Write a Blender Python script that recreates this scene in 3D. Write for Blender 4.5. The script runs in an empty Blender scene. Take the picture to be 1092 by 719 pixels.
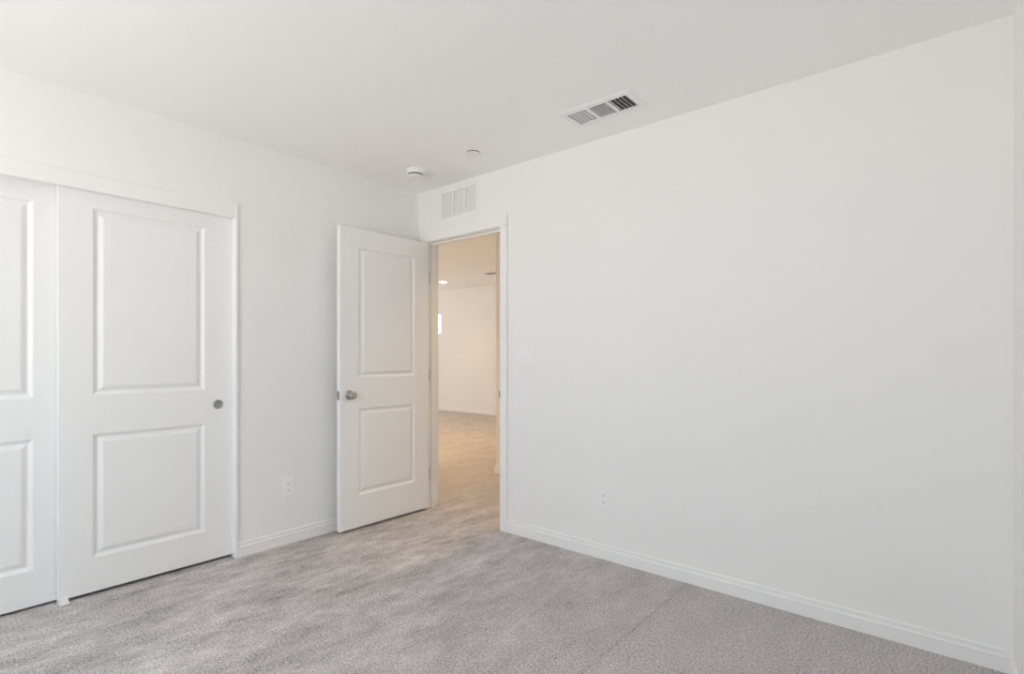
import bpy, bmesh, math
from mathutils import Vector, Matrix

S = bpy.context.scene
COL = S.collection

# ------------------------------------------------------------------ camera
cam_d = bpy.data.cameras.new('camera')
cam = bpy.data.objects.new('camera', cam_d)
COL.objects.link(cam)
cam.location = (3.215, -2.692, 1.175)
cam.rotation_euler = (math.radians(90), 0, math.radians(130.02 - 90))
cam_d.sensor_width = 36.0
cam_d.sensor_fit = 'HORIZONTAL'
cam_d.lens = 564.5 / 1092 * 36.0
cam_d.shift_y = 20.5 / 1092
cam_d.clip_start = 0.02
S.camera = cam

# ------------------------------------------------------------------ exposure
S.view_settings.view_transform = 'Standard'
S.view_settings.look = 'None'
S.view_settings.exposure = -0.74
S.view_settings.gamma = 1.0
S.view_settings.use_curve_mapping = False
S.cycles.max_bounces = 16
S.cycles.diffuse_bounces = 10
S.cycles.sample_clamp_indirect = 6.0

# ------------------------------------------------------------------ world: sky above, sunlit desert ground below
SKY = (0.86, 0.99, 1.10)
GROUND = (1.385, 1.36, 1.30)
SKY_STRENGTH = 9.0
W = bpy.data.worlds.new('daylight')
S.world = W
W.use_nodes = True
nt = W.node_tree
nt.nodes.clear()
out = nt.nodes.new('ShaderNodeOutputWorld')
bg = nt.nodes.new('ShaderNodeBackground')
tc = nt.nodes.new('ShaderNodeTexCoord')
sp = nt.nodes.new('ShaderNodeSeparateXYZ')
rp = nt.nodes.new('ShaderNodeValToRGB')
mr = nt.nodes.new('ShaderNodeMapRange')
mr.inputs['From Min'].default_value = -1
mr.inputs['From Max'].default_value = 1
nt.links.new(tc.outputs['Generated'], sp.inputs[0])
nt.links.new(sp.outputs['Z'], mr.inputs['Value'])
nt.links.new(mr.outputs[0], rp.inputs[0])
rp.color_ramp.elements[0].position = 0.46
rp.color_ramp.elements[0].color = (*GROUND, 1)
rp.color_ramp.elements[1].position = 0.54
rp.color_ramp.elements[1].color = (*SKY, 1)
nt.links.new(rp.outputs[0], bg.inputs[0])
bg.inputs[1].default_value = SKY_STRENGTH
nt.links.new(bg.outputs[0], out.inputs[0])

# room dimensions
H = 2.44            # bedroom ceiling
HH = 2.60           # ceiling beyond the door
RX = 3.377          # side wall
BY = -3.90          # window wall
FY = 5.15           # far wall of the room beyond
WIN = (0.62, 2.17, 0.60, 2.12)      # bedroom window opening x0,x1,z0,z1
FWIN = (-6.7, -5.39, 1.64, 2.13)   # window in the far wall

def portal(name, loc, rot, sx, sy):
    d = bpy.data.lights.new(name, 'AREA')
    d.shape = 'RECTANGLE'
    d.size, d.size_y = sx, sy
    d.cycles.is_portal = True
    o = bpy.data.objects.new(name, d)
    o.location, o.rotation_euler = loc, rot
    COL.objects.link(o)
    return o

portal('window_daylight_portal', ((WIN[0] + WIN[1]) / 2, BY - 0.11, (WIN[2] + WIN[3]) / 2),
       (math.radians(90), 0, 0), WIN[1] - WIN[0], WIN[3] - WIN[2])
SWIN = (1.2, 2.9, 0.8, 2.15)           # added unseen window in the side wall of the room beyond: y0,y1,z0,z1
portal('loft_daylight_portal', (-7.11, (SWIN[0] + SWIN[1]) / 2, (SWIN[2] + SWIN[3]) / 2),
       (math.radians(90), 0, math.radians(-90)), SWIN[1] - SWIN[0], SWIN[3] - SWIN[2])
LAMP_POWER = 105.0
LAMP_COLOR = (1.0, 0.66, 0.29)

# ------------------------------------------------------------------ materials
def new_mat(name):
    m = bpy.data.materials.new(name)
    m.use_nodes = True
    return m, m.node_tree, m.node_tree.nodes['Principled BSDF']

def paint(name, col, rough, bump_scale=0.0, bump=0.0, dist=0.001):
    m, t, b = new_mat(name)
    b.inputs['Base Color'].default_value = (*col, 1)
    b.inputs['Roughness'].default_value = rough
    b.inputs['Specular IOR Level'].default_value = 0.35
    if bump:
        c = t.nodes.new('ShaderNodeTexCoord')
        n = t.nodes.new('ShaderNodeTexNoise')
        n.inputs['Scale'].default_value = bump_scale
        n.inputs['Detail'].default_value = 3
        bp = t.nodes.new('ShaderNodeBump')
        bp.inputs['Strength'].default_value = bump
        bp.inputs['Distance'].default_value = dist
        t.links.new(c.outputs['Object'], n.inputs['Vector'])
        t.links.new(n.outputs['Fac'], bp.inputs['Height'])
        t.links.new(bp.outputs[0], b.inputs['Normal'])
    return m

M_WALL = paint('wall_paint', (0.903, 0.899, 0.889), 0.85, 120, 0.25)
M_CEIL = paint('ceiling_paint', (0.958, 0.957, 0.947), 0.9, 90, 0.3)
M_TRIM = paint('trim_paint', (0.915, 0.91, 0.903), 0.38)
M_DOOR = paint('door_paint', (0.905, 0.904, 0.898), 0.42, 300, 0.06, 0.0005)
M_PLASTIC = paint('white_plastic', (0.925, 0.922, 0.918), 0.35)
M_VENT = paint('vent_enamel', (0.91, 0.905, 0.898), 0.4)
M_DUCT = paint('dark_duct', (0.17, 0.17, 0.165), 0.8)
M_FILTER = paint('grey_backing', (0.80, 0.79, 0.78), 0.8)
M_SLOT = paint('dark_slot', (0.06, 0.06, 0.06), 0.6)
M_SHADOWGAP = paint('closet_shade', (0.2, 0.195, 0.19), 0.9)  # dark colour stands for shade behind the doors, not the closet's own paint

def metal(name, col, rough):
    m, t, b = new_mat(name)
    b.inputs['Base Color'].default_value = (*col, 1)
    b.inputs['Metallic'].default_value = 1.0
    b.inputs['Roughness'].default_value = rough
    return m
M_NICKEL = metal('satin_nickel', (0.46, 0.44, 0.41), 0.28)
M_HINGE = metal('hinge_nickel', (0.72, 0.72, 0.70), 0.45)
M_NICKEL_DULL = metal('brushed_nickel', (0.42, 0.41, 0.39), 0.5)

def carpet():
    m, t, b = new_mat('carpet')
    N, L = t.nodes, t.links
    c = N.new('ShaderNodeTexCoord')
    def noise(scale, detail, rough, vec=None):
        n = N.new('ShaderNodeTexNoise')
        n.inputs['Scale'].default_value = scale
        n.inputs['Detail'].default_value = detail
        n.inputs['Roughness'].default_value = rough
        L.new(vec or c.outputs['Object'], n.inputs['Vector'])
        return n.outputs['Fac']
    def remap(v, a, bb, lo, hi):
        r = N.new('ShaderNodeMapRange')
        r.inputs['From Min'].default_value = a
        r.inputs['From Max'].default_value = bb
        r.inputs['To Min'].default_value = lo
        r.inputs['To Max'].default_value = hi
        L.new(v, r.inputs['Value'])
        return r.outputs[0]
    def math_(op, a, bb):
        r = N.new('ShaderNodeMath')
        r.operation = op
        for i, v in enumerate((a, bb)):
            if isinstance(v, (int, float)):
                r.inputs[i].default_value = v
            else:
                L.new(v, r.inputs[i])
        return r.outputs[0]
    tuft = noise(112, 2.0, 0.6)
    speck = noise(260, 1.0, 0.5)
    mp = N.new('ShaderNodeMapping')
    mp.inputs['Rotation'].default_value = (0, 0, math.radians(-24))
    mp.inputs['Scale'].default_value = (6.0, 2.3, 1)
    L.new(c.outputs['Object'], mp.inputs['Vector'])
    nap = noise(1.0, 4.0, 0.62, mp.outputs[0])
    sepx = N.new('ShaderNodeSeparateXYZ')
    L.new(c.outputs['Object'], sepx.inputs[0])
    # brushed nap is stronger towards the closet side
    side = remap(sepx.outputs['X'], 0.9, 2.3, 1.0, 0.25)
    mp2 = N.new('ShaderNodeMapping')
    mp2.inputs['Rotation'].default_value = (0, 0, math.radians(-24))
    mp2.inputs['Scale'].default_value = (21, 11, 1)
    L.new(c.outputs['Object'], mp2.inputs['Vector'])
    tread = noise(1.0, 3.0, 0.6, mp2.outputs[0])
    napv = math_('ADD', remap(nap, 0.30, 0.70, -0.27, 0.27), remap(tread, 0.30, 0.70, -0.17, 0.17))
    napv = math_('MULTIPLY', napv, side)
    # the carpet beyond the doorway is brushed less
    napv = math_('MULTIPLY', napv, remap(sepx.outputs['Y'], -0.1, 0.7, 1.0, 0.45))
    seamx = math_('ABSOLUTE', math_('SUBTRACT', sepx.outputs['X'], 2.15), 0.0)
    wob = math_('ADD', seamx, remap(noise(40, 2, 0.6), 0.3, 0.7, -0.006, 0.006))
    seam = remap(wob, 0.0, 0.014, -0.17, 0.0)
    v = math_('ADD', remap(tuft, 0.30, 0.70, 0.60, 1.40), remap(speck, 0.3, 0.7, -0.10, 0.10))
    v = math_('ADD', v, napv)
    v = math_('ADD', v, seam)
    mix = N.new('ShaderNodeMix')
    mix.data_type = 'RGBA'
    mix.blend_type = 'MULTIPLY'
    mix.inputs['Factor'].default_value = 1.0
    mix.inputs['A'].default_value = (0.528, 0.495, 0.496, 1)
    comb = N.new('ShaderNodeCombineColor')
    for i in range(3):
        L.new(v, comb.inputs[i])
    L.new(comb.outputs[0], mix.inputs['B'])
    L.new(mix.outputs['Result'], b.inputs['Base Color'])
    b.inputs['Roughness'].default_value = 1.0
    b.inputs['Specular IOR Level'].default_value = 0.05
    bp = N.new('ShaderNodeBump')
    bp.inputs['Strength'].default_value = 0.75
    bp.inputs['Distance'].default_value = 0.006
    L.new(tuft, bp.inputs['Height'])
    L.new(bp.outputs[0], b.inputs['Normal'])
    return m
M_CARPET = carpet()

def emission(name, col, s):
    m, t, b = new_mat(name)
    b.inputs['Base Color'].default_value = (0.9, 0.9, 0.9, 1)
    b.inputs['Emission Color'].default_value = (*col, 1)
    b.inputs['Emission Strength'].default_value = s
    return m
M_LENS = emission('lamp_lens', (1.0, 0.86, 0.66), 9.0)

def glass():
    m, t, b = new_mat('window_glass')
    N, L = t.nodes, t.links
    o = N['Material Output']
    tr = N.new('ShaderNodeBsdfTransparent')
    gl = N.new('ShaderNodeBsdfGlossy')
    gl.inputs['Roughness'].default_value = 0.02
    mx = N.new('ShaderNodeMixShader')
    mx.inputs[0].default_value = 0.06
    L.new(tr.outputs[0], mx.inputs[1])
    L.new(gl.outputs[0], mx.inputs[2])
    L.new(mx.outputs[0], o.inputs['Surface'])
    return m
M_GLASS = glass()

# ------------------------------------------------------------------ helpers
def obj(name, bm, m, parent=None, smooth=False, bevel=0.0):
    bmesh.ops.remove_doubles(bm, verts=bm.verts, dist=1e-6)
    bmesh.ops.recalc_face_normals(bm, faces=bm.faces)
    me = bpy.data.meshes.new(name)
    if smooth:
        for f in bm.faces:
            f.smooth = True
    bm.to_mesh(me)
    bm.free()
    for mm in (m if isinstance(m, (list, tuple)) else [m]):
        me.materials.append(mm)
    o = bpy.data.objects.new(name, me)
    COL.objects.link(o)
    if parent:
        o.parent = parent
    if bevel:
        b = o.modifiers.new('bevel', 'BEVEL')
        b.width = bevel
        b.segments = 2
        b.limit_method = 'ANGLE'
    return o

def empty(name, loc, rotz=0.0):
    o = bpy.data.objects.new(name, None)
    o.empty_display_size = 0.05
    o.location = loc
    o.rotation_euler = (0, 0, rotz)
    COL.objects.link(o)
    return o

def thing(o, label, cat, group=None):
    o['label'] = label
    o['category'] = cat
    if group:
        o['group'] = group
    return o

def structure(o, label=None, cat=None):
    o['kind'] = 'structure'
    if label:
        o['label'] = label
        o['category'] = cat
    return o

def box(bm, x0, x1, y0, y1, z0, z1, M=None):
    vs = [Vector((x, y, z)) for x in (x0, x1) for y in (y0, y1) for z in (z0, z1)]
    if M is not None:
        vs = [M @ v for v in vs]
    v = [bm.verts.new(p) for p in vs]
    for f in ((0, 1, 3, 2), (4, 6, 7, 5), (0, 4, 5, 1), (2, 3, 7, 6), (0, 2, 6, 4), (1, 5, 7, 3)):
        bm.faces.new([v[i] for i in f])
    return bm

def cbox(bm, c, s, M=None):
    return box(bm, c[0] - s[0] / 2, c[0] + s[0] / 2, c[1] - s[1] / 2, c[1] + s[1] / 2,
               c[2] - s[2] / 2, c[2] + s[2] / 2, M)

def slab(axis, a, b, u0, u1, v0, v1, holes):
    """a slab between axis=a and axis=b over (u, v), with rectangular holes and closed reveals"""
    bm = bmesh.new()
    us = sorted({u0, u1, *[h[0] for h in holes], *[h[1] for h in holes]})
    vs = sorted({v0, v1, *[h[2] for h in holes], *[h[3] for h in holes]})
    us = [u for u in us if u0 <= u <= u1]
    vs = [v for v in vs if v0 <= v <= v1]
    def P(u, v, w):
        return {0: (w, u, v), 1: (u, w, v), 2: (u, v, w)}[axis]
    def full(i, j):
        if i < 0 or j < 0 or i >= len(us) - 1 or j >= len(vs) - 1:
            return False
        cu, cv = (us[i] + us[i + 1]) / 2, (vs[j] + vs[j + 1]) / 2
        return not any(h[0] < cu < h[1] and h[2] < cv < h[3] for h in holes)
    def quad(*p):
        bm.faces.new([bm.verts.new(q) for q in p])
    for i in range(len(us) - 1):
        for j in range(len(vs) - 1):
            if not full(i, j):
                continue
            A, B, C_, D = (us[i], vs[j]), (us[i + 1], vs[j]), (us[i + 1], vs[j + 1]), (us[i], vs[j + 1])
            for w in (a, b):
                quad(*[P(*q, w) for q in (A, B, C_, D)])
            for (di, dj, p, q) in ((0, -1, A, B), (1, 0, B, C_), (0, 1, C_, D), (-1, 0, D, A)):
                if not full(i + di, j + dj):
                    quad(P(*p, a), P(*q, a), P(*q, b), P(*p, b))
    return bm

def lathe(bm, prof, seg, M, close=True):
    """prof: (radius, height) pairs revolved about local z, placed by M"""
    rings = []
    for r, h in prof:
        if r < 1e-6:
            rings.append([bm.verts.new(M @ Vector((0, 0, h)))])
        else:
            rings.append([bm.verts.new(M @ Vector((r * math.cos(2 * math.pi * k / seg), r * math.sin(2 * math.pi * k / seg), h)))
                          for k in range(seg)])
    for a, b in zip(rings, rings[1:]):
        for k in range(seg):
            q = (k + 1) % seg
            if len(a) == 1 and len(b) == 1:
                continue
            if len(a) == 1:
                bm.faces.new((a[0], b[k], b[q]))
            elif len(b) == 1:
                bm.faces.new((a[k], a[q], b[0]))
            else:
                bm.faces.new((a[k], a[q], b[q], b[k]))
    return bm

def sweep(bm, prof, p0, p1, out, m0=0.0, m1=0.0):
    """moulding: profile of (depth, height) run from p0 to p1 along the floor; out = unit vector off the wall.
    m0 / m1: mitre, shift of each end per unit of depth along the run"""
    p0, p1, out = Vector(p0), Vector(p1), Vector(out)
    d = (p1 - p0).normalized()
    A = [bm.verts.new(p0 + out * a + d * (m0 * a) + Vector((0, 0, h))) for a, h in prof]
    B = [bm.verts.new(p1 + out * a + d * (m1 * a) + Vector((0, 0, h))) for a, h in prof]
    n = len(prof)
    for i in range(n):
        j = (i + 1) % n
        bm.faces.new((A[i], A[j], B[j], B[i]))
    bm.faces.new(A)
    bm.faces.new(B[::-1])
    return bm

# ------------------------------------------------------------------ room shell
DX0, DX1, DZ = 0.095, 0.855, 2.047          # bedroom door opening
WT = 0.115
CY0, CY1, CZ = -2.90, -1.37, 1.978          # closet opening
GR = (0.275, 0.632, 2.195, 2.388)           # hole behind the wall grille (x0,x1,z0,z1)
SV = (1.652, 1.998, -0.390, -0.242)         # hole behind the ceiling vent (x0,x1,y0,y1)
SM = (0.40, -0.357)
SC = (0.917, -0.329)

structure(obj('floor', box(bmesh.new(), -7.1, RX + 0.12, BY - 0.12, FY + 0.12, -0.1, 0.0), M_CARPET),
          'grey mottled carpet running from the bedroom through the doorway', 'floor')
structure(obj('wall_left', slab(0, -WT, 0.0, BY - 0.12, 0.0, 0.0, H, [(CY0, CY1, -1, CZ + 0.03)]), M_WALL))
structure(obj('wall_right', slab(1, 0.0, WT, -7.0, RX + 0.12, 0.0, HH, [(DX0, DX1, -1, DZ), GR]), M_WALL))
structure(obj('wall_side', box(bmesh.new(), RX, RX + 0.12, BY - 0.12, 0.0, 0.0, H), M_WALL))
structure(obj('wall_back', slab(1, BY - 0.12, BY, 0.0, RX, 0.0, H, [WIN]), M_WALL))
structure(obj('ceiling', slab(2, H, H + 0.10, -0.8, RX + 0.12, BY - 0.12, 0.0, [SV]), M_CEIL))
# closet interior, shade put into its dark wall colour
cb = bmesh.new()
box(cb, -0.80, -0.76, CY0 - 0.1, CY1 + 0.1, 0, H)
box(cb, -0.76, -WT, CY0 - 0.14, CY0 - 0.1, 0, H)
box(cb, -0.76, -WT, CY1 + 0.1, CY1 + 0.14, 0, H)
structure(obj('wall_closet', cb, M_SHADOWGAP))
# room beyond the door
structure(obj('wall_hall', box(bmesh.new(), -0.323, RX + 0.12, 1.27, 1.39, 0.0, HH), M_WALL))
structure(obj('wall_far', slab(1, FY, FY + 0.12, -7.1, 0.6, 0.0, HH, [FWIN]), M_WALL))
structure(obj('wall_far_side', slab(0, -7.1, -7.0, WT, FY, 0.0, HH, [SWIN]), M_WALL))
structure(obj('wall_loft_side', box(bmesh.new(), 0.5, 0.6, 1.39, FY, 0.0, HH), M_WALL))
structure(obj('wall_hall_end', box(bmesh.new(), RX, RX + 0.12, WT, 1.27, 0.0, HH), M_WALL))
structure(obj('ceiling_far', slab(2, HH, HH + 0.1, -7.1, RX + 0.12, WT, FY + 0.12, []), M_CEIL))

# baseboards: flat foot, bead, set-back cap
BB = [(0, 0), (0.012, 0), (0.012, 0.052), (0.0135, 0.0555), (0.012, 0.0595), (0.0085, 0.062), (0.0080, 0.074),
      (0.0095, 0.078), (0.0085, 0.0815), (0.005, 0.0835), (0, 0.0835)]
def baseboard(name, runs):
    bm = bmesh.new()
    for r in runs:
        sweep(bm, BB, *r)
    return structure(obj(name, bm, M_TRIM))
CAS_R, CAS_T = 0.918, 2.126
baseboard('baseboard_right', [((CAS_R, 0, 0), (RX, 0, 0), (0, -1, 0), 0, -1)])
baseboard('baseboard_left', [((0, CY1 + 0.001, 0), (0, 0, 0), (1, 0, 0), 0, -1)])
baseboard('baseboard_side', [((RX, 0, 0), (RX, BY, 0), (-1, 0, 0), 1, -1)])
baseboard('baseboard_far', [((-7.0, FY, 0), (0.5, FY, 0), (0, -1, 0))])
baseboard('baseboard_hall', [((-0.323, 1.27, 0), (RX, 1.27, 0), (0, -1, 0), -1, 0),
                             ((-0.323, 1.27, 0), (-0.323, 1.39, 0), (-1, 0, 0), -1, 0)])

# door casing and jamb of the bedroom doorway
bm = bmesh.new()
CT = 0.014
def casing(y0, y1):
    for (x0, x1, z0, z1) in ((0.034, DX0 - 0.004, 0, DZ + 0.004), (DX1 + 0.004, CAS_R, 0, DZ + 0.004), (0.034, CAS_R, DZ + 0.004, CAS_T)):
        box(bm, x0, x1, y0, y1, z0, z1)
casing(-CT, 0.0)
casing(WT, WT + CT)
structure(obj('trim_1', bm, M_TRIM, bevel=0.003),
          'white flat casing boards round the open bedroom doorway', 'door casing')
bm = bmesh.new()
JT = 0.012
box(bm, DX0 - 0.003, DX0 + 0.0015, -0.001, WT + 0.001, 0, DZ)
box(bm, DX1 - 0.0015, DX1 + 0.003, -0.001, WT + 0.001, 0, DZ)
box(bm, DX0 + 0.0015, DX1 - 0.0015, -0.001, WT + 0.001, DZ - 0.002, DZ + 0.002)
# stops that the closed door would meet
box(bm, DX0, DX0 + 0.010, 0.042, 0.078, 0, DZ - 0.002)
box(bm, DX1 - 0.010, DX1, 0.042, 0.078, 0, DZ - 0.002)
box(bm, DX0 + 0.010, DX1 - 0.010, 0.042, 0.078, DZ - 0.013, DZ - 0.002)
jamb = structure(obj('trim_2', bm, M_TRIM, bevel=0.0015),
                 'white door jamb lining the open bedroom doorway', 'door jamb')
bm = bmesh.new()
box(bm, DX1 - 0.003, DX1, -0.004, 0.030, 0.890, 0.948)
box(bm, DX1 - 0.003, DX1 + 0.006, -0.0165, -0.004, 0.896, 0.942)
obj('strike_plate', bm, M_NICKEL_DULL, jamb)

# closet trim: fascia across the head and the slim jamb board on the right
bm = bmesh.new()
box(bm, -0.0285, 0.010, CY0 - 0.0, CY1 + 0.003, CZ - 0.001, CZ + 0.079)
structure(obj('trim_3', bm, M_TRIM, bevel=0.0015), 'white fascia board above the sliding closet doors', 'closet fascia')
bm = bmesh.new()
box(bm, -WT, 0.013, CY1 - 0.001, CY1 + 0.012, 0, CZ + 0.0815)
structure(obj('trim_4', bm, M_TRIM, bevel=0.002), 'slim white jamb board at the right end of the closet opening', 'closet jamb')
bm = bmesh.new()
box(bm, -WT, 0.013, CY0 - 0.012, CY0 + 0.001, 0, CZ + 0.0815)
structure(obj('trim_5', bm, M_TRIM, bevel=0.002))

# windows
def window(name, x0, x1, z0, z1, y0, y1, split, label):
    bm = bmesh.new()
    f = 0.045
    box(bm, x0, x0 + f, y0, y1, z0, z1)
    box(bm, x1 - f, x1, y0, y1, z0, z1)
    box(bm, x0 + f, x1 - f, y0, y1, z0, z0 + f)
    box(bm, x0 + f, x1 - f, y0, y1, z1 - f, z1)
    if split:
        xm = (x0 + x1) / 2
        box(bm, xm - 0.025, xm + 0.025, y0, y1, z0 + f, z1 - f)
    w = structure(obj(name, bm, M_TRIM), label, 'window')
    ym = (y0 + y1) / 2
    obj('glass_pane', box(bmesh.new(), x0 + f, x1 - f, ym - 0.003, ym + 0.003, z0 + f, z1 - f), M_GLASS, w)
    return w
window('window_1', *WIN, BY - 0.10, BY - 0.05, True, 'white sliding window that lets daylight into the bedroom')
w3 = empty('window_added', (0, 0, 0)); structure(w3, 'added unseen window lighting the room beyond the doorway', 'window')  # out of view, added to bring daylight onto the loft ceiling and far wall
bm = slab(0, -7.085, -7.045, SWIN[0], SWIN[1], SWIN[2], SWIN[3], [(SWIN[0] + 0.05, 2.025, SWIN[2] + 0.05, SWIN[3] - 0.05), (2.075, SWIN[1] - 0.05, SWIN[2] + 0.05, SWIN[3] - 0.05)])
obj('frame', bm, M_TRIM, w3)
window('window_2', *FWIN, FY + 0.03, FY + 0.08, False, 'bright window high in the wall beyond the doorway')

# ------------------------------------------------------------------ panelled doors
def panel_face(bm, w, h, px, pz, T, y, s):
    """one moulded face at local y, s = +1 when the hollow goes towards +y"""
    c = 0.0015
    xs = [c, px[0], px[1], w - c]
    zs = [c] + [v for p in pz for v in p] + [h - c]
    def V(x, z, d=0.0):
        return bm.verts.new(T @ Vector((x, y + s * d, z)))
    for i in range(3):
        for j in range(len(zs) - 1):
            if i == 1 and j % 2 == 1:
                x0, x1, z0, z1 = xs[1], xs[2], zs[j], zs[j + 1]
                rings = [(0, 0), (0.003, 0.0014), (0.014, 0.0105), (0.0185, 0.0125), (0.023, 0.0118), (0.041, 0.0022), (0.047, 0.0012)]
                R = [[V(x0 + a, z0 + a, d), V(x1 - a, z0 + a, d), V(x1 - a, z1 - a, d), V(x0 + a, z1 - a, d)] for a, d in rings]
                for A, B in zip(R, R[1:]):
                    for k in range(4):
                        bm.faces.new((A[k], A[(k + 1) % 4], B[(k + 1) % 4], B[k]))
                bm.faces.new(R[-1])
            else:
                bm.faces.new((V(xs[i], zs[j]), V(xs[i + 1], zs[j]), V(xs[i + 1], zs[j + 1]), V(xs[i], zs[j + 1])))
    # chamfer ring out to the slab edge
    A = [V(c, c), V(w - c, c), V(w - c, h - c), V(c, h - c)]
    B = [V(0, 0, c), V(w, 0, c), V(w, h, c), V(0, h, c)]
    # split the long inner edges so that they weld with the grid
    for k in range(4):
        bm.faces.new((A[k], A[(k + 1) % 4], B[(k + 1) % 4], B[k]))
    return B

def panel_door(name, w, h, t, px, pz, T):
    """slab: local x = width, z = height, faces at y=0 (front, towards -y) and y=t"""
    bm = bmesh.new()
    A = panel_face(bm, w, h, px, pz, T, 0.0, 1)
    B = panel_face(bm, w, h, px, pz, T, t, -1)
    for k in range(4):
        q = (k + 1) % 4
        bm.faces.new((A[k], A[q], B[q], B[k]))
    return obj(name, bm, M_DOOR)

def frame_at(origin, xdir, ydir):
    """matrix with local x = xdir, local y = ydir (into the slab), local z up"""
    x, y, z = Vector(xdir), Vector(ydir), Vector((0, 0, 1))
    M = Matrix.Identity(4)
    for i in range(3):
        M[i][0], M[i][1], M[i][2], M[i][3] = x[i], y[i], z[i], origin[i]
    return M

# open bedroom door, swung back beside the left wall: its hall face looks towards +x
DXF, DTH = 0.122, 0.035
T = frame_at((DXF, -0.762, 0.020), (0, 1, 0), (-1, 0, 0))
PZ = [(0.217, 0.803), (1.010, 1.893)]
door = panel_door('door_1', 0.764, 2.017, DTH, (0.142, 0.627), PZ, T)
structure(door, 'open white two-panel bedroom door with a nickel knob', 'door')
KY, KZ = -0.693, 0.916
def knob(side):
    x = DXF if side > 0 else DXF - DTH
    M = Matrix.Translation((x, KY, KZ)) @ Matrix.Rotation(math.radians(90 * side), 4, 'Y')
    bm = bmesh.new()
    lathe(bm, [(0, -0.0005), (0.032, -0.0005), (0.0325, 0.003), (0.029, 0.008), (0.016, 0.0105), (0.0125, 0.012), (0.0115, 0.026), (0.0135, 0.031),
               (0.021, 0.035), (0.0262, 0.041), (0.0275, 0.048), (0.0262, 0.055), (0.021, 0.060), (0.012, 0.0625), (0, 0.063)], 40, M)
    return obj('knob', bm, M_NICKEL, door, smooth=True)
k1 = knob(1); k1['label'] = 'round satin nickel knob'
knob(-1)
bm = bmesh.new()
yl = -0.762
box(bm, DXF - 0.030, DXF - 0.005, yl - 0.0012, yl + 0.001, KZ - 0.0285, KZ + 0.0285)
box(bm, DXF - 0.0235, DXF - 0.0115, yl - 0.009, yl - 0.001, KZ - 0.008, KZ + 0.008)
lp = obj('latch_plate', bm, M_NICKEL_DULL, door); lp['label'] = 'nickel latch plate in the edge of the door'
for zc in (1.780, 1.03, 0.275):
    bm = bmesh.new()
    box(bm, DX0 + 0.0, DX0 + 0.0018, 0.002, 0.034, zc - 0.045, zc + 0.045)
    box(bm, DXF - DTH + 0.004, DXF - 0.002, 0.0018, 0.0036, zc - 0.045, zc + 0.045)
    lathe(bm, [(0, -0.047), (0.0055, -0.047), (0.0055, 0.047), (0, 0.047)], 16,
          Matrix.Translation((DX0 - 0.012, -0.0185, zc)))
    obj('hinge', bm, M_HINGE, door)

# sliding closet doors
CW, CH = 0.787, 1.985
T = frame_at((-0.030, -2.157, 0.018), (0, 1, 0), (-1, 0, 0))
CPZ = [(0.166, 0.776), (0.966, 1.886)]
d2 = panel_door('door_2', CW, CH, 0.030, (0.131, 0.637), CPZ, T)
structure(d2, 'front sliding closet door with a round nickel finger pull', 'closet door')
bm = bmesh.new()
M = Matrix.Translation((-0.030, -1.4505, 0.899)) @ Matrix.Rotation(math.radians(90), 4, 'Y')
lathe(bm, [(0, 0.0006), (0.0150, 0.0007), (0.0185, 0.0018), (0.0215, 0.0048), (0.0236, 0.0056), (0.0256, 0.0042), (0.0265, 0.0)], 48, M)
fp = obj('finger_pull', bm, M_NICKEL_DULL, d2, smooth=True); fp['label'] = 'round nickel finger pull'
T = frame_at((-0.068, -2.895, 0.014), (0, 1, 0), (-1, 0, 0))
d3 = panel_door('door_3', CW, CH, 0.030, (0.150, 0.656), CPZ, T)
structure(d3, 'rear sliding closet door at the left, partly behind the front one', 'closet door')
bm = bmesh.new()
M = Matrix.Translation((-0.068, -2.825, 0.899)) @ Matrix.Rotation(math.radians(90), 4, 'Y')
lathe(bm, [(0, 0.0006), (0.0150, 0.0007), (0.0185, 0.0018), (0.0215, 0.0048), (0.0236, 0.0056), (0.0256, 0.0042), (0.0265, 0.0)], 48, M)
obj('finger_pull', bm, M_NICKEL_DULL, d3, smooth=True)

# floor guide between the two sliding doors
g = empty('door_guide', (-0.045, -2.135, 0))
thing(g, 'small white plastic floor guide under the meeting edges of the closet doors', 'door guide')
bm = bmesh.new()
box(bm, -0.075, 0.038, -0.019, 0.019, 0.0, 0.007)
obj('base', bm, M_PLASTIC, g, bevel=0.002)
for x0, tt, zt in ((0.0165, 0.012, 0.024), (-0.0205, 0.004, 0.05)):
    obj('guide_fin', box(bmesh.new(), x0, x0 + tt, -0.015, 0.015, 0.006, zt), M_PLASTIC, g, bevel=0.0015)

# ------------------------------------------------------------------ electrical plates (built facing local -y)
def plate_bm(w, h, t=0.006):
    bm = bmesh.new()
    a = 0.004
    f = [(-w / 2, -h / 2), (w / 2, -h / 2), (w / 2, h / 2), (-w / 2, h / 2)]
    g_ = [(-w / 2 + a, -h / 2 + a), (w / 2 - a, -h / 2 + a), (w / 2 - a, h / 2 - a), (-w / 2 + a, h / 2 - a)]
    R = [[bm.verts.new((x, y, z)) for x, z in q] for q, y in ((f, 0.0), (f, -t * 0.55), (g_, -t))]
    for A, B in zip(R, R[1:]):
        for k in range(4):
            bm.faces.new((A[k], A[(k + 1) % 4], B[(k + 1) % 4], B[k]))
    bm.faces.new(R[0])
    bm.faces.new(R[-1])
    return bm

def screw(parent, x, z, y=-0.0062):
    bm = bmesh.new()
    lathe(bm, [(0.0032, 0.0), (0.0032, 0.0006), (0.0022, 0.0012), (0, 0.0013)], 16,
          Matrix.Translation((x, y + 0.0005, z)) @ Matrix.Rotation(math.radians(90), 4, 'X'))
    return obj('screw', bm, M_PLASTIC, parent, smooth=True)

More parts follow.
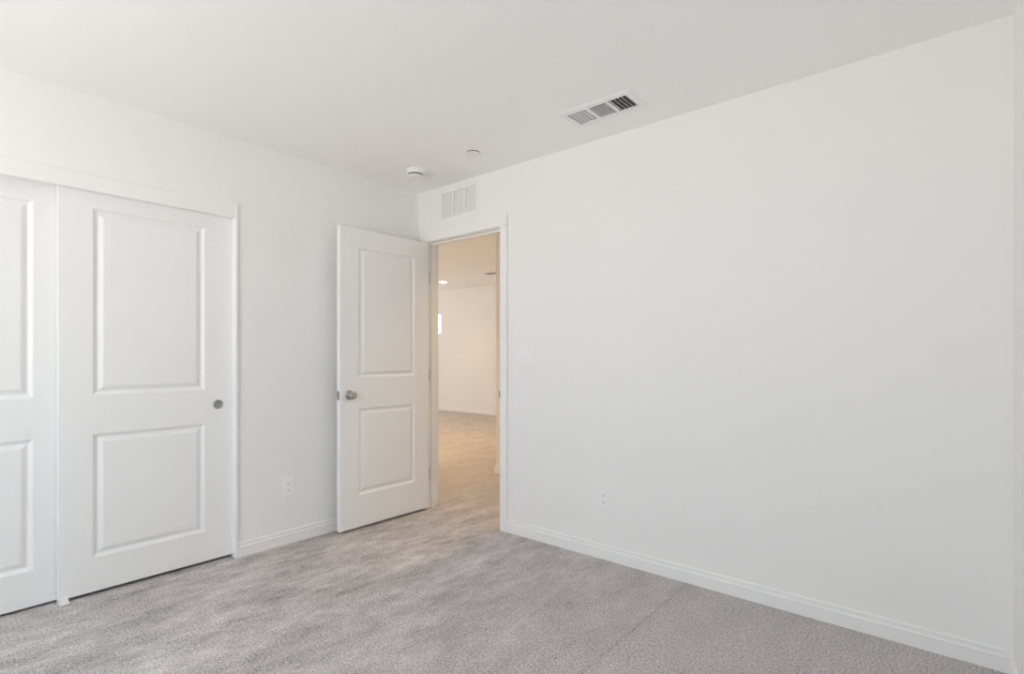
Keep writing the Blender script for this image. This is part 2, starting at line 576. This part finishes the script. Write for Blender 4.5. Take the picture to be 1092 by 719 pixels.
def outlet(loc, rotz, label):
    t = empty('wall_outlet', loc, rotz)
    thing(t, label, 'outlet', 'duplex wall outlets')
    obj('faceplate', plate_bm(0.074, 0.120), M_PLASTIC, t)
    for zc in (0.0195, -0.0195):
        bm = bmesh.new()
        M = Matrix.Translation((0, -0.0055, zc)) @ Matrix.Rotation(math.radians(90), 4, 'X')
        pts = []
        for k in range(48):
            a = 2 * math.pi * k / 48
            pts.append((0.0172 * math.cos(a), max(-0.0138, min(0.0138, 0.0172 * math.sin(a)))))
        A = [bm.verts.new(M @ Vector((x, y, 0))) for x, y in pts]
        B = [bm.verts.new(M @ Vector((x, y, 0.0022))) for x, y in pts]
        C_ = [bm.verts.new(M @ Vector((x * 0.95, y * 0.95, 0.0028))) for x, y in pts]
        for U, Vv in ((A, B), (B, C_)):
            for k in range(48):
                bm.faces.new((U[k], U[(k + 1) % 48], Vv[(k + 1) % 48], Vv[k]))
        bm.faces.new(C_)
        r = obj('receptacle', bm, M_PLASTIC, t)
        bm = bmesh.new()
        for x, hh in ((-0.0064, 0.0085), (0.0064, 0.0068)):
            box(bm, x - 0.0011, x + 0.0011, -0.00855, -0.0080, zc + 0.003 - hh / 2, zc + 0.003 + hh / 2)
        lathe(bm, [(0.0024, 0.0), (0.0024, 0.0003), (0, 0.0003)], 14,
              Matrix.Translation((0, -0.0083, zc - 0.0075)) @ Matrix.Rotation(math.radians(90), 4, 'X'))
        s = obj('slots', bm, M_SLOT, r)
    screw(t, 0, 0)
    return t
outlet((1.653, 0, 0.350), 0, 'white outlet low on the long blank wall to the right of the doorway')
outlet((0, -1.050, 0.355), math.radians(90), 'white outlet low on the wall between the closet and the open door')

sw = empty('light_switch', (1.0765, 0, 1.171))
thing(sw, 'white triple rocker light switch beside the doorway', 'light switch')
obj('faceplate', plate_bm(0.164, 0.120), M_PLASTIC, sw)
for x in (-0.046, 0.0, 0.046):
    bm = bmesh.new()
    box(bm, x - 0.0165, x + 0.0165, -0.0068, -0.005, -0.0335, 0.0335)
    fr = obj('rocker_frame', bm, M_PLASTIC, sw)
    bm = bmesh.new()
    pr = [(-0.0315, -0.0066), (-0.0315, -0.0112), (0.0, -0.0078), (0.0315, -0.0094), (0.0315, -0.0066)]
    A = [bm.verts.new((x - 0.0150, y, z)) for z, y in pr]
    B = [bm.verts.new((x + 0.0150, y, z)) for z, y in pr]
    for k in range(5):
        q = (k + 1) % 5
        bm.faces.new((A[k], A[q], B[q], B[k]))
    bm.faces.new(A); bm.faces.new(B)
    obj('rocker', bm, M_PLASTIC, fr)
    for z in (0.049, -0.049):
        screw(sw, x, z)

# ------------------------------------------------------------------ return-air grille over the doorway
gx0, gx1, gz0, gz1 = 0.246, 0.656, 2.166, 2.418
rg = empty('wall_grille', ((gx0 + gx1) / 2, 0, (gz0 + gz1) / 2))
thing(rg, 'white three-section air grille high on the wall above the doorway', 'vent')
ox, oz = (gx0 + gx1) / 2, (gz0 + gz1) / 2
ix0, ix1, iz0, iz1 = GR[0] + 0.004 - ox, GR[1] - 0.004 - ox, GR[2] + 0.004 - oz, GR[3] - 0.004 - oz
W2, H2 = (gx1 - gx0) / 2, (gz1 - gz0) / 2
bm = bmesh.new()
rings = [((-W2, W2, -H2, H2), 0.0), ((-W2, W2, -H2, H2), -0.002), ((-W2 + 0.010, W2 - 0.010, -H2 + 0.010, H2 - 0.010), -0.008),
         ((ix0, ix1, iz0, iz1), -0.008), ((ix0, ix1, iz0, iz1), 0.012)]
R = [[bm.verts.new((x, y, z)) for x, z in ((a, c), (b, c), (b, d), (a, d))] for (a, b, c, d), y in rings]
for A, B in zip(R, R[1:]):
    for k in range(4):
        bm.faces.new((A[k], A[(k + 1) % 4], B[(k + 1) % 4], B[k]))
obj('frame', bm, M_VENT, rg)
sec = (ix1 - ix0) / 3
for i in (1, 2):
    x = ix0 + sec * i
    obj('mullion', box(bmesh.new(), x - 0.0095, x + 0.0095, -0.0075, 0.012, iz0, iz1), M_VENT, rg)
bm = bmesh.new()
nb = 15
for i in range(nb):
    z = iz0 + (i + 0.5) * (iz1 - iz0) / nb
    Mx = Matrix.Translation((0, 0.004, z)) @ Matrix.Rotation(math.radians(-50), 4, 'X')
    box(bm, ix0, ix1, -0.0085, 0.0085, -0.0006, 0.0006, Mx)
lv = obj('louvers', bm, M_VENT, rg)
obj('backing', box(bmesh.new(), ix0 - 0.003, ix1 + 0.003, 0.07, 0.075, iz0 - 0.003, iz1 + 0.003), M_FILTER, rg)

# ------------------------------------------------------------------ ceiling supply register (three-way)
cx0, cx1, cy0, cy1 = 1.618, 2.034, -0.424, -0.208
ox, oy = (cx0 + cx1) / 2, (cy0 + cy1) / 2
cv = empty('ceiling_vent', (ox, oy, H))
thing(cv, 'white three-way air register in the bedroom ceiling near the long wall', 'vent')
ix0, ix1, iy0, iy1 = SV[0] + 0.004 - ox, SV[1] - 0.004 - ox, SV[2] + 0.004 - oy, SV[3] - 0.004 - oy
W2, D2 = (cx1 - cx0) / 2, (cy1 - cy0) / 2
bm = bmesh.new()
rings = [((-W2, W2, -D2, D2), 0.0), ((-W2, W2, -D2, D2), -0.002), ((-W2 + 0.012, W2 - 0.012, -D2 + 0.012, D2 - 0.012), -0.007),
         ((ix0, ix1, iy0, iy1), -0.007), ((ix0, ix1, iy0, iy1), 0.001)]
R = [[bm.verts.new((x, y, z)) for x, y in ((a, c), (b, c), (b, d), (a, d))] for (a, b, c, d), z in rings]
for A, B in zip(R, R[1:]):
    for k in range(4):
        bm.faces.new((A[k], A[(k + 1) % 4], B[(k + 1) % 4], B[k]))
obj('frame', bm, M_VENT, cv)
m1, m2 = ix0 + 0.118, ix0 + 0.228
for x in (m1, m2):
    obj('divider', box(bmesh.new(), x - 0.006, x + 0.006, iy0, iy1, -0.0068, 0.012), M_VENT, cv)
def slats_y(xa, xb, n, ang, hl):
    for i in range(n):
        x = xa + (i + 0.5) * (xb - xa) / n
        bm = box(bmesh.new(), -0.0006, 0.0006, iy0 + 0.006, iy1, -hl, hl,
                 Matrix.Translation((x, 0, 0.001)) @ Matrix.Rotation(math.radians(ang), 4, 'Y'))
        obj('slat', bm, M_VENT, cv)
slats_y(ix0, m1 - 0.006, 5, 36, 0.0066)
slats_y(m2 + 0.006, ix1, 5, -30, 0.0085)
for i in range(6):
    y = iy0 + (i + 0.5) * (iy1 - iy0) / 6
    bm = box(bmesh.new(), m1 + 0.006, m2 - 0.006, -0.0006, 0.0006, -0.0085, 0.0085,
             Matrix.Translation((0, y, 0.002)) @ Matrix.Rotation(math.radians(-28), 4, 'X'))
    obj('slat', bm, M_VENT, cv)
bm = bmesh.new()
a = 0.003
for (q0, q1) in (((ix0 - a, iy0 - a), (ix1 + a, iy0 - a)), ((ix1 + a, iy0 - a), (ix1 + a, iy1 + a)), ((ix1 + a, iy1 + a), (ix0 - a, iy1 + a)), ((ix0 - a, iy1 + a), (ix0 - a, iy0 - a))):
    bm.faces.new([bm.verts.new(p) for p in ((*q0, 0.0012), (*q1, 0.0012), (*q1, 0.2), (*q0, 0.2))])
bm.faces.new([bm.verts.new(p) for p in ((ix0 - a, iy0 - a, 0.2), (ix1 + a, iy0 - a, 0.2), (ix1 + a, iy1 + a, 0.2), (ix0 - a, iy1 + a, 0.2))])
obj('duct', bm, M_DUCT, cv)

# ------------------------------------------------------------------ smoke detector and sprinkler cover
FL = Matrix.Rotation(math.radians(180), 4, 'X')
sd = empty('smoke_detector', (SM[0], SM[1], H))
thing(sd, 'round white smoke detector on the ceiling by the corner above the door', 'smoke detector')
obj('base', lathe(bmesh.new(), [(0, 0), (0.064, 0), (0.064, 0.010), (0.062, 0.012), (0.060, 0.0125), (0.060, 0.023), (0.0575, 0.028), (0.052, 0.030), (0, 0.030)], 48, FL), M_PLASTIC, sd, smooth=False)
obj('sensor_slot', lathe(bmesh.new(), [(0, 0.0298), (0.046, 0.0298), (0.046, 0.0375), (0, 0.0375)], 40, FL), M_SLOT, sd)
obj('sensor_cap', lathe(bmesh.new(), [(0, 0.0372), (0.047, 0.0372), (0.0485, 0.039), (0.047, 0.043), (0.040, 0.0465), (0.025, 0.0485), (0, 0.049)], 48, FL), M_PLASTIC, sd, smooth=True)

sc_ = empty('sprinkler_cover', (SC[0], SC[1], H))
thing(sc_, 'flat round white sprinkler cover on the ceiling beside the smoke detector', 'sprinkler cover')
obj('gap_shadow', lathe(bmesh.new(), [(0, 0), (0.039, 0), (0.039, 0.0065), (0, 0.0065)], 40, FL), M_SLOT, sc_)  # dark ring paints the shadow in the gap between disc and ceiling
obj('cover_disc', lathe(bmesh.new(), [(0, 0.0062), (0.043, 0.0062), (0.044, 0.0072), (0.043, 0.0092), (0.040, 0.0105), (0, 0.0108)], 48, FL), M_PLASTIC, sc_)

# ------------------------------------------------------------------ ceiling of the room beyond: downlights and a vent
def downlight(x, y, label, power=1.0, cone=120):
    d = empty('ceiling_light', (x, y, HH))
    thing(d, label, 'ceiling light', 'recessed ceiling lights beyond the doorway')
    obj('trim_ring', lathe(bmesh.new(), [(0.078, -0.0), (0.088, 0.0), (0.088, 0.003), (0.084, 0.006), (0.078, 0.007), (0.070, 0.004), (0.070, 0.0)], 40, FL), M_PLASTIC, d)
    obj('lens', lathe(bmesh.new(), [(0, 0.0015), (0.070, 0.0015), (0.070, 0.006), (0.062, 0.016), (0.040, 0.023), (0, 0.026)], 40, FL), M_LENS, d)
    L_ = bpy.data.lights.new('ceiling_light_lamp', 'SPOT')
    L_.spot_size = math.radians(cone)
    L_.spot_blend = 1.0
    L_.energy = LAMP_POWER * power
    L_.color = LAMP_COLOR
    L_.shadow_soft_size = 0.07
    lo = bpy.data.objects.new('ceiling_light_lamp', L_)
    lo.location = (0, 0, -0.09)
    lo.parent = d
    COL.objects.link(lo)
    return d
downlight(-4.30, 4.21, 'lit recessed ceiling light seen through the open doorway', 0.45)
for x, y, pw, cone in ((-2.5, 2.2, 1.75, 130), (-1.0, 4.2, 0.9, 120), (-2.0, 0.7, 1.4, 120), (0.75, 0.62, 0.8, 110), (-5.9, 2.9, 0.9, 120)):  # unseen downlights, added to brighten the loft and the floor at the doorway
    downlight(x, y, 'added recessed ceiling light, unseen beyond the doorway', pw, cone)

hv = empty('ceiling_vent', (-2.87, 4.06, HH))
thing(hv, 'small ceiling vent seen through the open doorway beyond the lit light', 'vent')
bm = bmesh.new()
rings = [((-0.19, 0.19, -0.115, 0.115), 0.0), ((-0.19, 0.19, -0.115, 0.115), -0.003), ((-0.165, 0.165, -0.09, 0.09), -0.004), ((-0.155, 0.155, -0.08, 0.08), -0.002)]
R = [[bm.verts.new((x, y, z)) for x, y in ((a, c), (b, c), (b, d), (a, d))] for (a, b, c, d), z in rings]
for A, B in zip(R, R[1:]):
    for k in range(4):
        bm.faces.new((A[k], A[(k + 1) % 4], B[(k + 1) % 4], B[k]))
obj('frame', bm, M_VENT, hv)
obj('backing', box(bmesh.new(), -0.156, 0.156, -0.081, 0.081, -0.0022, -0.0012), M_SLOT, hv)
for i in range(5):
    y = -0.08 + (i + 0.5) * 0.032
    obj('slat', box(bmesh.new(), -0.155, 0.155, -0.004, 0.004, -0.0005, 0.0005,
                    Matrix.Translation((0, y, -0.0036)) @ Matrix.Rotation(math.radians(-4), 4, 'X')), M_VENT, hv)
